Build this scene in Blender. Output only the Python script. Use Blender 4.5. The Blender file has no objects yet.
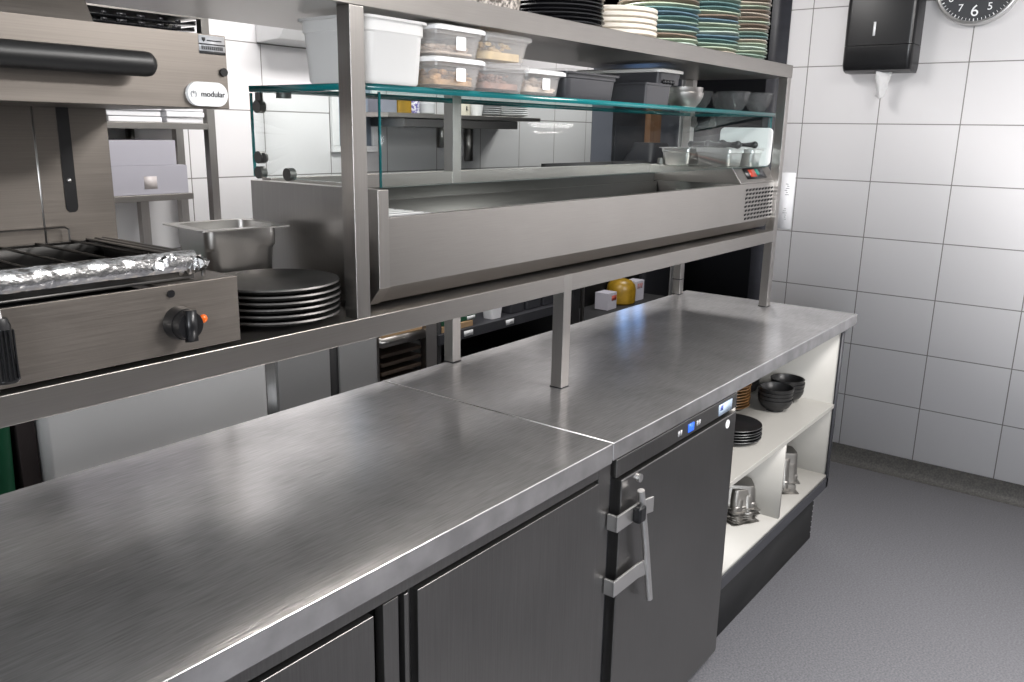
import bpy, bmesh, math, random
from mathutils import Matrix, Vector
random.seed(7)
sc = bpy.context.scene
COL = sc.collection
PI = math.pi
# modelling units -> metres (counter top at 0.9 units, floor at 0.095 units)
S, ZF = 1.107, 0.095
def W(p): return Vector((p[0]*S, p[1]*S, (p[2]-ZF)*S))

# ------------------------------------------------------------------ camera
cam_d = bpy.data.cameras.new('camera'); cam = bpy.data.objects.new('camera', cam_d); COL.objects.link(cam)
yaw, pitch, roll, fpx = 0.65435, -0.24512, 0.01852, 839.2
f = Vector((math.cos(pitch)*math.cos(yaw), math.cos(pitch)*math.sin(yaw), math.sin(pitch)))
r = Vector((math.sin(yaw), -math.cos(yaw), 0)); u = r.cross(f)
r2 = r*math.cos(roll)+u*math.sin(roll); u2 = u*math.cos(roll)-r*math.sin(roll)
M = Matrix.Identity(4)
for i in range(3):
    M[i][0], M[i][1], M[i][2] = r2[i], u2[i], -f[i]
M.translation = W((-1.3220, -0.7638, 1.4766))
cam.matrix_world = M
cam_d.sensor_width = 36.0; cam_d.lens = fpx/1024*36.0; cam_d.clip_start = 0.02
sc.camera = cam
# ------------------------------------------------------------------ world, lights, exposure
wd = bpy.data.worlds.new('world'); sc.world = wd; wd.use_nodes = True
wd.node_tree.nodes['Background'].inputs[0].default_value = (0.9, 0.95, 1, 1)
wd.node_tree.nodes['Background'].inputs[1].default_value = 0.03
sc.view_settings.view_transform = 'Standard'; sc.view_settings.look = 'None'
sc.view_settings.gamma = 1.0; sc.view_settings.use_curve_mapping = False
sc.view_settings.exposure = 0.0
def ceiling_lamp(x, y, w, d, power, col=(1, 0.97, 0.95)):
    l = bpy.data.lights.new('ceiling_lamp', 'AREA'); l.shape = 'RECTANGLE'
    l.size, l.size_y, l.energy, l.color = w*S, d*S, power, col
    o = bpy.data.objects.new('ceiling_lamp', l); COL.objects.link(o)
    o.location = W((x, y, 2.42))
ceiling_lamp(0.6, -1.0, 0.7, 0.5, 68)
ceiling_lamp(0.6, -2.2, 0.7, 0.5, 108)
ceiling_lamp(-1.1, 0.8, 1.1, 0.3, 6)
ceiling_lamp(0.6, 0.9, 1.1, 0.3, 33)
ceiling_lamp(2.75, 1.2, 0.5, 0.5, 20)
dl_ = bpy.data.lights.new('added_fill_light', 'AREA'); dl_.shape = 'RECTANGLE'; dl_.size, dl_.size_y, dl_.energy, dl_.color = 1.2*S, 1.1*S, 160, (.93, .95, 1)  # no window known here; panel added to brighten the right wall
dw = bpy.data.objects.new('added_fill_light', dl_); COL.objects.link(dw); dw.location = W((-3.17, -1.9, 1.45)); dw.rotation_euler = (PI/2, 0, -PI/2)

# ------------------------------------------------------------------ materials
def lin(c): return tuple(((v/255)/12.92 if v/255 <= .04045 else ((v/255+.055)/1.055)**2.4) for v in c)
def mat(name, rgb, rough=.5, metal=0.0, spec=.5, noise=None, bump=None, emit=None, coat=0):
    m = bpy.data.materials.new(name); m.use_nodes = True
    nt = m.node_tree; b = nt.nodes['Principled BSDF']
    b.inputs['Base Color'].default_value = (*rgb, 1); b.inputs['Roughness'].default_value = rough
    b.inputs['Metallic'].default_value = metal; b.inputs['Specular IOR Level'].default_value = spec
    b.inputs['Coat Weight'].default_value = coat
    if emit:
        b.inputs['Emission Color'].default_value = (*emit[0], 1); b.inputs['Emission Strength'].default_value = emit[1]
    tc = nt.nodes.new('ShaderNodeTexCoord')
    if noise:   # (scale vec, detail, dark mult, light mult)
        mp = nt.nodes.new('ShaderNodeMapping'); mp.inputs['Scale'].default_value = noise[0]
        nz = nt.nodes.new('ShaderNodeTexNoise'); nz.inputs['Scale'].default_value = 1; nz.inputs['Detail'].default_value = noise[1]
        rp = nt.nodes.new('ShaderNodeValToRGB')
        rp.color_ramp.elements[0].position, rp.color_ramp.elements[1].position = .3, .7
        rp.color_ramp.elements[0].color = (*[c*noise[2] for c in rgb], 1); rp.color_ramp.elements[1].color = (*[min(1, c*noise[3]) for c in rgb], 1)
        nt.links.new(tc.outputs['Object'], mp.inputs['Vector']); nt.links.new(mp.outputs[0], nz.inputs['Vector'])
        nt.links.new(nz.outputs[0], rp.inputs[0]); nt.links.new(rp.outputs[0], b.inputs['Base Color'])
    if bump:    # (scale vec, detail, strength, distance)
        mp = nt.nodes.new('ShaderNodeMapping'); mp.inputs['Scale'].default_value = bump[0]
        nz = nt.nodes.new('ShaderNodeTexNoise'); nz.inputs['Scale'].default_value = 1; nz.inputs['Detail'].default_value = bump[1]
        bp = nt.nodes.new('ShaderNodeBump'); bp.inputs['Strength'].default_value = bump[2]; bp.inputs['Distance'].default_value = bump[3]
        nt.links.new(tc.outputs['Object'], mp.inputs['Vector']); nt.links.new(mp.outputs[0], nz.inputs['Vector'])
        nt.links.new(nz.outputs[0], bp.inputs['Height']); nt.links.new(bp.outputs[0], b.inputs['Normal'])
    return m
def steel(name, rgb=(.47, .45, .43), r0=.22, r1=.40, brush=(6, 6, 500), blotch=4.0, bump=.04, smudge=.85, haze=.10, rb=.5):
    """brushed stainless: fine stretched scratches in roughness and bump, broad smudges"""
    m = mat(name, rgb, .3, 1.0); nt = m.node_tree; b = nt.nodes['Principled BSDF']; L = nt.links.new
    tc = nt.nodes.new('ShaderNodeTexCoord')
    mp = nt.nodes.new('ShaderNodeMapping'); mp.inputs['Scale'].default_value = brush; L(tc.outputs['Object'], mp.inputs['Vector'])
    n1 = nt.nodes.new('ShaderNodeTexNoise'); n1.inputs['Scale'].default_value = 1; n1.inputs['Detail'].default_value = 4; L(mp.outputs[0], n1.inputs['Vector'])
    n2 = nt.nodes.new('ShaderNodeTexNoise'); n2.inputs['Scale'].default_value = blotch; n2.inputs['Detail'].default_value = 5; L(tc.outputs['Object'], n2.inputs['Vector'])
    mx = nt.nodes.new('ShaderNodeMath'); mx.operation = 'MULTIPLY_ADD'; mx.inputs[1].default_value = .55; L(n1.outputs[0], mx.inputs[0])
    m2 = nt.nodes.new('ShaderNodeMath'); m2.operation = 'MULTIPLY'; m2.inputs[1].default_value = .45; L(n2.outputs[0], m2.inputs[0]); L(m2.outputs[0], mx.inputs[2])
    rg = nt.nodes.new('ShaderNodeMapRange'); rg.inputs['From Min'].default_value = .3; rg.inputs['From Max'].default_value = .7
    rg.inputs['To Min'].default_value = r0; rg.inputs['To Max'].default_value = r1
    L(mx.outputs[0], rg.inputs['Value']); L(rg.outputs[0], b.inputs['Roughness'])
    rp = nt.nodes.new('ShaderNodeValToRGB'); rp.color_ramp.elements[0].position, rp.color_ramp.elements[1].position = .35, .65
    rp.color_ramp.elements[0].color = (*[c*smudge for c in rgb], 1); rp.color_ramp.elements[1].color = (*[min(1, c*1.06) for c in rgb], 1)
    L(mx.outputs[0], rp.inputs[0]); L(rp.outputs[0], b.inputs['Base Color'])
    bp = nt.nodes.new('ShaderNodeBump'); bp.inputs['Strength'].default_value = bump; bp.inputs['Distance'].default_value = .002
    L(n1.outputs[0], bp.inputs['Height']); L(bp.outputs[0], b.inputs['Normal'])
    b2 = nt.nodes.new('ShaderNodeBsdfPrincipled'); b2.inputs['Metallic'].default_value = 1; b2.inputs['Roughness'].default_value = rb   # wide haze of the fine scratches
    L(rp.outputs[0], b2.inputs['Base Color']); L(bp.outputs[0], b2.inputs['Normal'])
    ms = nt.nodes.new('ShaderNodeMixShader'); ms.inputs[0].default_value = haze; L(b.outputs[0], ms.inputs[1]); L(b2.outputs[0], ms.inputs[2])
    L(ms.outputs[0], nt.nodes['Material Output'].inputs['Surface'])
    return m
def tiles(name, axis, off_h, off_z, base=(.80, .79, .80)):
    m = mat(name, base, .22); nt = m.node_tree; b = nt.nodes['Principled BSDF']; L = nt.links.new
    tc = nt.nodes.new('ShaderNodeTexCoord'); sp = nt.nodes.new('ShaderNodeSeparateXYZ'); L(tc.outputs['Object'], sp.inputs[0])
    a = nt.nodes.new('ShaderNodeMath'); a.operation = 'SUBTRACT'; a.inputs[1].default_value = off_h; L(sp.outputs[axis], a.inputs[0])
    c = nt.nodes.new('ShaderNodeMath'); c.operation = 'SUBTRACT'; c.inputs[1].default_value = off_z; L(sp.outputs[2], c.inputs[0])
    cb = nt.nodes.new('ShaderNodeCombineXYZ'); L(a.outputs[0], cb.inputs[0]); L(c.outputs[0], cb.inputs[1])
    br = nt.nodes.new('ShaderNodeTexBrick'); br.offset = 0; br.squash = 1
    br.inputs['Scale'].default_value = 1; br.inputs['Brick Width'].default_value = .3001*S; br.inputs['Row Height'].default_value = .2262*S
    br.inputs['Mortar Size'].default_value = .0022; br.inputs['Mortar Smooth'].default_value = .1
    br.inputs['Color1'].default_value = (*base, 1); br.inputs['Color2'].default_value = (*[v*.97 for v in base], 1)
    br.inputs['Mortar'].default_value = (.26, .25, .24, 1)
    L(cb.outputs[0], br.inputs['Vector']); L(br.outputs['Color'], b.inputs['Base Color'])
    nz = nt.nodes.new('ShaderNodeTexNoise'); nz.inputs['Scale'].default_value = 5; L(tc.outputs['Object'], nz.inputs['Vector'])
    bp = nt.nodes.new('ShaderNodeBump'); bp.inputs['Strength'].default_value = .4; bp.inputs['Distance'].default_value = .002; bp.invert = True
    ad = nt.nodes.new('ShaderNodeMath'); ad.operation = 'MULTIPLY_ADD'; ad.inputs[1].default_value = .3; L(nz.outputs[0], ad.inputs[0]); L(br.outputs['Fac'], ad.inputs[2])
    L(ad.outputs[0], bp.inputs['Height']); L(bp.outputs[0], b.inputs['Normal'])
    return m
def speckle(name, dark, light, scale, rough, lo=.45, hi=.62, bump=0):
    m = mat(name, dark, rough); nt = m.node_tree; b = nt.nodes['Principled BSDF']; L = nt.links.new
    tc = nt.nodes.new('ShaderNodeTexCoord')
    nz = nt.nodes.new('ShaderNodeTexNoise'); nz.inputs['Scale'].default_value = scale; nz.inputs['Detail'].default_value = 3; L(tc.outputs['Object'], nz.inputs['Vector'])
    rp = nt.nodes.new('ShaderNodeValToRGB'); rp.color_ramp.elements[0].position, rp.color_ramp.elements[1].position = lo, hi
    rp.color_ramp.elements[0].color = (*dark, 1); rp.color_ramp.elements[1].color = (*light, 1)
    L(nz.outputs[0], rp.inputs[0]); L(rp.outputs[0], b.inputs['Base Color'])
    if bump:
        bp = nt.nodes.new('ShaderNodeBump'); bp.inputs['Strength'].default_value = bump; bp.inputs['Distance'].default_value = .001
        L(nz.outputs[0], bp.inputs['Height']); L(bp.outputs[0], b.inputs['Normal'])
    return m
def clear(name, tint, refl=.06, rough=.02):
    m = bpy.data.materials.new(name); m.use_nodes = True; nt = m.node_tree; nt.nodes.clear(); L = nt.links.new
    o = nt.nodes.new('ShaderNodeOutputMaterial'); t = nt.nodes.new('ShaderNodeBsdfTransparent'); t.inputs[0].default_value = (*tint, 1)
    g = nt.nodes.new('ShaderNodeBsdfGlossy'); g.inputs['Roughness'].default_value = rough
    fr = nt.nodes.new('ShaderNodeFresnel'); fr.inputs[0].default_value = 1.45
    ml = nt.nodes.new('ShaderNodeMath'); ml.operation = 'MULTIPLY'; ml.inputs[1].default_value = refl/.04*.16; ml.use_clamp = True; L(fr.outputs[0], ml.inputs[0])
    ge = nt.nodes.new('ShaderNodeNewGeometry'); ou = nt.nodes.new('ShaderNodeMath'); ou.operation = 'SUBTRACT'; ou.inputs[0].default_value = 1; L(ge.outputs['Backfacing'], ou.inputs[1])
    mb = nt.nodes.new('ShaderNodeMath'); mb.operation = 'MULTIPLY'; L(ml.outputs[0], mb.inputs[0]); L(ou.outputs[0], mb.inputs[1])
    mx = nt.nodes.new('ShaderNodeMixShader'); L(mb.outputs[0], mx.inputs[0]); L(t.outputs[0], mx.inputs[1]); L(g.outputs[0], mx.inputs[2]); L(mx.outputs[0], o.inputs[0])
    return m
def milky(name, rgb, through=.45, rough=.3):
    m = bpy.data.materials.new(name); m.use_nodes = True; nt = m.node_tree; nt.nodes.clear(); L = nt.links.new
    o = nt.nodes.new('ShaderNodeOutputMaterial'); t = nt.nodes.new('ShaderNodeBsdfTransparent'); t.inputs[0].default_value = (.97, .97, .97, 1)
    d = nt.nodes.new('ShaderNodeBsdfDiffuse'); d.inputs[0].default_value = (*rgb, 1)
    tl = nt.nodes.new('ShaderNodeBsdfTranslucent'); tl.inputs[0].default_value = (*rgb, 1)
    g = nt.nodes.new('ShaderNodeBsdfGlossy'); g.inputs['Roughness'].default_value = rough
    a = nt.nodes.new('ShaderNodeMixShader'); a.inputs[0].default_value = .45; L(d.outputs[0], a.inputs[1]); L(tl.outputs[0], a.inputs[2])
    c = nt.nodes.new('ShaderNodeMixShader'); c.inputs[0].default_value = through; L(a.outputs[0], c.inputs[1]); L(t.outputs[0], c.inputs[2])
    e = nt.nodes.new('ShaderNodeMixShader'); e.inputs[0].default_value = .05; L(c.outputs[0], e.inputs[1]); L(g.outputs[0], e.inputs[2]); L(e.outputs[0], o.inputs[0])
    return m

STEEL = steel('brushed_steel', rgb=(.375, .355, .335), brush=(10, 10, 700), bump=.008, r0=.28, r1=.33, smudge=.94)
STEELV = steel('brushed_steel_upright', rgb=(.41, .39, .37), brush=(500, 500, 8), bump=.008, r0=.28, r1=.33, smudge=.94)
TOP = steel('worn_counter_steel', rgb=(.72, .71, .71), r0=.09, r1=.18, brush=(16, 260, 16), blotch=5, bump=.14, smudge=.72, haze=.42, rb=.5)
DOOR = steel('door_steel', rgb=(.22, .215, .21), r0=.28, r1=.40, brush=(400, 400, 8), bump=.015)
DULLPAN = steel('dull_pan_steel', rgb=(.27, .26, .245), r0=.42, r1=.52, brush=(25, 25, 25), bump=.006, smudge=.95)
LINER_SHADE = steel('shade_dark_well_liner', rgb=(.12, .117, .112), r0=.5, r1=.6, brush=(10, 10, 500), bump=.01)  # shade inside the well put into the colour as darker steel
GRILLST = steel('grill_steel', rgb=(.235, .212, .19), r0=.34, r1=.5, brush=(8, 8, 600), smudge=.85, bump=.012)
BRIGHT = steel('polished_steel', rgb=(.66, .65, .64), r0=.32, r1=.42, brush=(30, 30, 30), bump=.006, smudge=.97)
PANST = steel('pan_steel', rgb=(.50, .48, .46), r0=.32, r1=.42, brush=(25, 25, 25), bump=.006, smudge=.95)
BLACKIRON = steel('dark_iron', rgb=(.16, .155, .15), r0=.42, r1=.55, brush=(30, 30, 30), bump=.02, smudge=.9)
BLACK = mat('black_plastic', (.007, .007, .008), .32)
BLACKM = mat('matt_black', (.010, .010, .011), .7)
RUBBER = mat('black_rubber', (.008, .008, .008), .42)
DARKGREY = mat('dark_grey_paint', (.035, .036, .042), .45)
JAMB = mat('anthracite_frame', (.030, .031, .038), .45, noise=((4, 4, 30), 3, .8, 1.1))
FLOOR = speckle('speckled_vinyl_floor', (.088, .088, .096), (.16, .16, .172), 160, .42, .35, .7, .15)
COVE = speckle('speckled_cove', (.010, .010, .009), (.042, .039, .035), 130, .6, .35, .75)
CEIL = mat('ceiling_white', (.75, .75, .74), .8)
PLAIN = mat('painted_wall', (.62, .61, .60), .7)
DIMWALL = mat('grey_painted_wall', (.09, .088, .086), .7)
DARKWALL = mat('dark_wall', (.035, .037, .045), .7)
TILE_R = tiles('white_tiles_side', 1, .5035*S, (1.9825-ZF)*S)
TILE_B = tiles('white_tiles_back', 0, .577*S, (1.9825-ZF)*S)
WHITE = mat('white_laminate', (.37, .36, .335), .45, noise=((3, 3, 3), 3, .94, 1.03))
WHITEP = mat('white_plastic', (.78, .78, .78), .35)
CARTON = mat('white_card', (.43, .42, .47), .75)
PAPER = mat('white_paper', (.80, .80, .82), .8)
GLASS = clear('clear_glass', (.95, .975, .97))
GLASSTOP = clear('clear_glass_shelf', (.86, .93, .92))
EDGE = mat('painted_edge_light', (.005, .15, .16), .12, spec=.8)  # teal light effect of the glass, put into the edge colour
BOWLG = milky('bowl_grey_clear', (.17, .175, .18), .62, .04)
TUB = milky('milky_plastic', (.88, .87, .86), .80)
TUBW = milky('white_tub_plastic', (.97, .965, .955), .22)
FILM = clear('cling_film', (.9, .9, .9), .12, .15)
BLKTUB = mat('charcoal_plastic', (.045, .045, .05), .4)
STONE = speckle('speckled_stoneware', (.08, .07, .06), (.55, .50, .46), 120, .4, .4, .6)
CREAM = mat('cream_glaze', (.78, .72, .63), .3, noise=((20, 20, 60), 4, .9, 1.05))
BLKGL = mat('black_glaze', (.015, .015, .017), .22)
BLKMATT = mat('black_stoneware', (.012, .012, .013), .38)
BROWN = mat('ochre_stoneware', (.20, .10, .035), .4, noise=((10, 10, 40), 3, .7, 1.2))
GLAZES = [mat('glaze_'+n, c, .3, noise=((14, 14, 90), 4, .75, 1.3)) for n, c in
          [('sea_green', (.27, .36, .30)), ('pale_green', (.42, .49, .38)), ('blue', (.13, .21, .27)), ('brown', (.25, .19, .15)),
           ('teal', (.14, .24, .24)), ('sand', (.50, .44, .36)), ('mint', (.48, .57, .50))]]
FOIL = mat('aluminium_foil', (.72, .72, .72), .24, 1.0, bump=((110, 110, 110), 4, .4, .004))
WIRE = mat('chromed_wire', (.16, .155, .15), .3, 1.0)
ORANGE = mat('orange_lens', (.75, .13, .01), .25, emit=((1, .2, .02), .12))
WOOD = mat('brown_wood', (.36, .19, .10), .55, noise=((30, 30, 3), 4, .8, 1.15))
TAN = mat('tan_card', (.46, .30, .16), .7, noise=((5, 5, 40), 3, .8, 1.1))
GREENP = mat('green_plastic', (.01, .085, .04), .4)
BLUEP = mat('blue_plastic', (.10, .13, .42), .4)
YELLOW = mat('mustard_yellow', (.27, .16, .012), .35, noise=((25, 25, 25), 3, .7, 1.2))
GREYBLUE = mat('grey_blue_panel', (.20, .21, .25), .5)
PICT = mat('blue_grey_print', (.30, .36, .44), .5, noise=((40, 40, 6), 3, .8, 1.2))
LABELW = mat('label_white', (.82, .83, .84), .5)
LABELG = mat('label_silver', (.45, .45, .46), .4)
STICKER = mat('pale_blue_sticker', (.45, .55, .68), .4)
INK = mat('dark_ink', (.02, .02, .02), .6)
INKG = mat('grey_ink', (.30, .30, .31), .6)
FOOD1 = mat('fried_golden_food', (.62, .36, .15), .6, noise=((60, 60, 60), 4, .55, 1.35))
FOOD2 = mat('yellow_noodles', (.75, .55, .27), .6, noise=((50, 50, 90), 4, .75, 1.2))
FOOD3 = mat('brown_dried_food', (.33, .17, .12), .6, noise=((60, 60, 60), 4, .6, 1.4))
FOOD4 = mat('pale_food', (.75, .60, .48), .6, noise=((50, 50, 50), 4, .8, 1.1))
SCREEN = mat('blue_display', (.01, .05, .3), .3, emit=((.05, .2, 1), 1.0))
SCREENR = mat('red_display', (.2, .02, .01), .3, emit=((1, .12, .06), .28))
SCREENG = mat('green_display', (.0, .1, .07), .3, emit=((.05, .6, .5), .25))
UVTUBE = mat('blue_lamp_tube', (.3, .5, 1), .3, emit=((.25, .5, 1), 3))
TISSUE = mat('white_tissue', (.85, .85, .85), .85)

# ------------------------------------------------------------------ mesh helpers (modelling units)
def NB(): return bmesh.new()
def box(b, x0, y0, z0, x1, y1, z1):
    v = [b.verts.new((x, y, z)) for z in (z0, z1) for y in (y0, y1) for x in (x0, x1)]
    for q in ((0, 2, 3, 1), (4, 5, 7, 6), (0, 1, 5, 4), (2, 6, 7, 3), (0, 4, 6, 2), (1, 3, 7, 5)): b.faces.new([v[i] for i in q])
    return b
def loft(b, loops, cap0=True, cap1=True, close=False):
    R = [[b.verts.new(p) for p in l] for l in loops]; n = len(R[0])
    pairs = list(zip(R[:-1], R[1:])) + ([(R[-1], R[0])] if close else [])
    for A, B in pairs:
        for i in range(n): b.faces.new((A[i], A[(i+1) % n], B[(i+1) % n], B[i]))
    if cap0 and not close: b.faces.new(list(reversed(R[0])))
    if cap1 and not close: b.faces.new(R[-1])
    return b
def lathe(b, prof, c=(0, 0, 0), n=40, cap0=True, cap1=True, jit=0):
    loops = []
    for rr_, z in prof:
        loops.append([(c[0]+rr_*math.cos(2*PI*k/n), c[1]+rr_*math.sin(2*PI*k/n), c[2]+z) for k in range(n)])
    return loft(b, loops, cap0, cap1)
def cyl(b, p0, p1, r0, r1=None, n=20):
    r1 = r0 if r1 is None else r1
    p0, p1 = Vector(p0), Vector(p1); d = (p1-p0).normalized()
    a = d.orthogonal().normalized(); c = d.cross(a)
    return loft(b, [[p+(a*math.cos(2*PI*k/n)+c*math.sin(2*PI*k/n))*q for k in range(n)] for p, q in ((p0, r0), (p1, r1))])
def tube(b, pts, r, n=10):
    pts = [Vector(p) for p in pts]; loops = []; a = None
    rs = r if isinstance(r, (list, tuple)) else [r]*len(pts)
    for i, p in enumerate(pts):
        d = (pts[min(i+1, len(pts)-1)]-pts[max(i-1, 0)]).normalized()
        a = d.orthogonal().normalized() if a is None else (a-d*a.dot(d)).normalized()
        c = d.cross(a); loops.append([p+(a*math.cos(2*PI*k/n)+c*math.sin(2*PI*k/n))*rs[i] for k in range(n)])
    return loft(b, loops)
def prism(b, pts, axis, a0, a1):
    """polygon pts in the two other axes, swept along axis"""
    def P(p, a): q = list(p); q.insert(axis, a); return q
    return loft(b, [[P(p, a0) for p in pts], [P(p, a1) for p in pts]])
def rr(cx, cy, z, w, d, r, n=5, rot=0):
    r = min(r, w/2-1e-5, d/2-1e-5); out = []
    for sx, sy, a0 in ((1, 1, 0), (-1, 1, PI/2), (-1, -1, PI), (1, -1, 1.5*PI)):
        for k in range(n+1):
            a = a0+k*PI/2/n
            x, y = sx*(w/2-r)+r*math.cos(a), sy*(d/2-r)+r*math.sin(a)
            out.append((cx+x*math.cos(rot)-y*math.sin(rot), cy+x*math.sin(rot)+y*math.cos(rot), z))
    return out
def ball(b, c, r, sx=1, sy=1, sz=1, seg=16):
    bmesh.ops.create_uvsphere(b, u_segments=seg, v_segments=seg//2+2, radius=1, matrix=Matrix.Translation(c) @ Matrix.Diagonal((r*sx, r*sy, r*sz, 1)))
    return b
BASE = {}
def obj(name, b, m, parent=None, bevel=0, seg=2, base=(0, 0, ZF), mats=None):
    base = BASE.get(parent.name, (0, 0, ZF)) if parent else base
    bmesh.ops.recalc_face_normals(b, faces=b.faces)
    for v in b.verts: v.co = Vector(((v.co.x-base[0])*S, (v.co.y-base[1])*S, (v.co.z-base[2])*S))
    for e in b.edges:
        if len(e.link_faces) == 2 and e.link_faces[0].normal.angle(e.link_faces[1].normal, 0) > .6: e.smooth = False
    me = bpy.data.meshes.new(name); b.to_mesh(me); b.free()
    for p in me.polygons: p.use_smooth = True
    o = bpy.data.objects.new(name, me); COL.objects.link(o); me.materials.append(m)
    for x in (mats or []): me.materials.append(x)
    if parent: o.parent = parent; BASE[o.name] = base
    if bevel:
        md = o.modifiers.new('bevel', 'BEVEL'); md.width = bevel*S; md.segments = seg; md.limit_method = 'ANGLE'; md.angle_limit = .6; md.harden_normals = True
    return o
def thing(name, label, cat, base, group=None, rotz=0):
    o = bpy.data.objects.new(name, None); COL.objects.link(o); o.empty_display_size = .05
    o.location = W(base); o.rotation_euler = (0, 0, rotz); BASE[o.name] = base
    o['label'] = label; o['category'] = cat
    if group: o['group'] = group
    return o
def solo(name, b, m, label, cat, group=None, bevel=0, seg=2, base=None):
    """a thing that is one mesh; origin moved to its base"""
    o = obj(name, b, m, None, bevel, seg, (0, 0, ZF)); o['label'] = label; o['category'] = cat
    if group: o['group'] = group
    vs = [v.co for v in o.data.vertices]
    c = Vector((sum(v.x for v in vs)/len(vs), sum(v.y for v in vs)/len(vs), min(v.z for v in vs)))
    o.data.transform(Matrix.Translation(-c)); o.location = c
    return o
def struct(name, b, m, bevel=0):
    o = obj(name, b, m, None, bevel); o['kind'] = 'structure'; return o
def dup(root, loc, label, group=None, rotz=0):
    o = root.copy(); COL.objects.link(o); o.location = W(loc); o.rotation_euler = (0, 0, rotz); o['label'] = label
    if group: o['group'] = group
    for ch in root.children:
        c = ch.copy(); COL.objects.link(c); c.parent = o
        for g in ch.children: d = g.copy(); COL.objects.link(d); d.parent = c
    return o
def text(name, body, size, origin, ux, uy, m, parent, ext=.0004, align='CENTER'):
    """lettering lying in the plane of ux, uy"""
    cu = bpy.data.curves.new(name, 'FONT'); cu.body = body; cu.size = size*S; cu.extrude = ext; cu.align_x = align; cu.align_y = 'CENTER'
    t = bpy.data.objects.new(name, cu); COL.objects.link(t)
    bpy.context.view_layer.update()
    me = bpy.data.meshes.new_from_object(t.evaluated_get(bpy.context.evaluated_depsgraph_get()))
    bpy.data.objects.remove(t); me.name = name
    ux, uy = Vector(ux), Vector(uy); uz = ux.cross(uy); base = BASE.get(parent.name, (0, 0, ZF))
    Mx = Matrix.Identity(4)
    for i in range(3): Mx[i][0], Mx[i][1], Mx[i][2] = ux[i], uy[i], uz[i]
    Mx.translation = Vector([(origin[i]-base[i])*S for i in range(3)])
    me.transform(Mx); me.materials.clear(); me.materials.append(m)
    o = bpy.data.objects.new(name, me); COL.objects.link(o); o.parent = parent
    return o
ORD = ['lowest', 'second from the bottom', 'third from the bottom', 'fourth from the bottom', 'fifth from the bottom', 'sixth from the bottom', 'seventh from the bottom',
       'eighth from the bottom', 'ninth from the bottom', 'tenth from the bottom', 'eleventh from the bottom', 'twelfth from the bottom', 'thirteenth from the bottom', 'fourteenth from the bottom', 'fifteenth from the bottom', 'sixteenth from the bottom', 'seventeenth from the bottom', 'eighteenth from the bottom']

# ================================================================== SETTING
XW, YB, ZC = 2.308, 1.822, 2.44
struct('floor', box(NB(), -3.2, -2.7, ZF-.05, 5.0, 2.9, ZF), FLOOR)
struct('ceiling', box(NB(), -3.2, -2.7, ZC, 5.0, 2.9, ZC+.05), CEIL)
struct('wall_right', box(NB(), XW, -2.7, ZF, XW+.09, .594, ZC), TILE_R)
struct('wall_back', box(NB(), -3.2, YB, ZF, 2.736, YB+.09, ZC), TILE_B)
struct('wall_left', box(NB(), -3.25, -2.7, ZF, -3.2, 2.0, ZC), DIMWALL)
b = NB()
for y0_, y1_, z0_, z1_ in ((-2.56, -2.5, .84, 2.06), (-1.3, -1.24, .84, 2.06), (-2.5, -1.3, .84, .90), (-2.5, -1.3, 2.0, 2.06), (-1.93, -1.87, .9, 2.0)): box(b, -3.2, y0_, z0_, -3.10, y1_, z1_)
wf = struct('added_window_1', b, WHITEP); o = obj('pane', box(NB(), -3.145, -2.5, .90, -3.14, -1.3, 2.0), clear('added_window_pane', (.96, .97, .97)), wf)  # unseen window, added around the fill light on the left wall
struct('wall_front', box(NB(), -3.2, -2.75, ZF, XW+.09, -2.7, ZC), DIMWALL)
struct('wall_far', box(NB(), 4.9, .45, ZF, 5.0, 2.9, ZC), DARKWALL)
struct('wall_rear', box(NB(), 2.736, 2.8, ZF, 5.0, 2.9, ZC), DARKWALL)
struct('wall_side', box(NB(), XW+.09, .40, ZF, 5.0, .45, ZC), DARKWALL)
b = NB(); prism(b, [(XW, ZF+.08), (XW-.004, ZF+.08), (XW-.006, ZF+.03), (XW-.014, ZF+.012), (XW-.03, ZF), (XW, ZF)], 1, -2.7, .594)
for v in b.verts: v.co = v.co
struct('baseboard_right', b, COVE)
struct('trim_1', box(NB(), XW-.012, .594, ZF, XW+.1, .672, ZC), JAMB)

# ================================================================== WORKTOPS AND CABINETS
t = thing('steel_worktop', 'long scratched stainless steel worktop with bright front edge, nearest the camera', 'worktop', (-.6, .3, .9))
b = box(NB(), -1.75, 0, .858, -.0015, .632, .9); obj('top', b, TOP, t, .0025)
t = thing('steel_worktop', 'far stainless steel worktop reaching towards the tiled wall, carrying the shelf posts', 'worktop', (.8, .3, .9))
b = box(NB(), .0015, 0, .862, 1.585, .632, .9); obj('top', b, TOP, t, .0025)
obj('seam_highlight', box(NB(), -.0014, .001, .8985, .0014, .631, .9004), BRIGHT, t)  # raised bright strip imitating the highlight along the worktop seam

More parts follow.
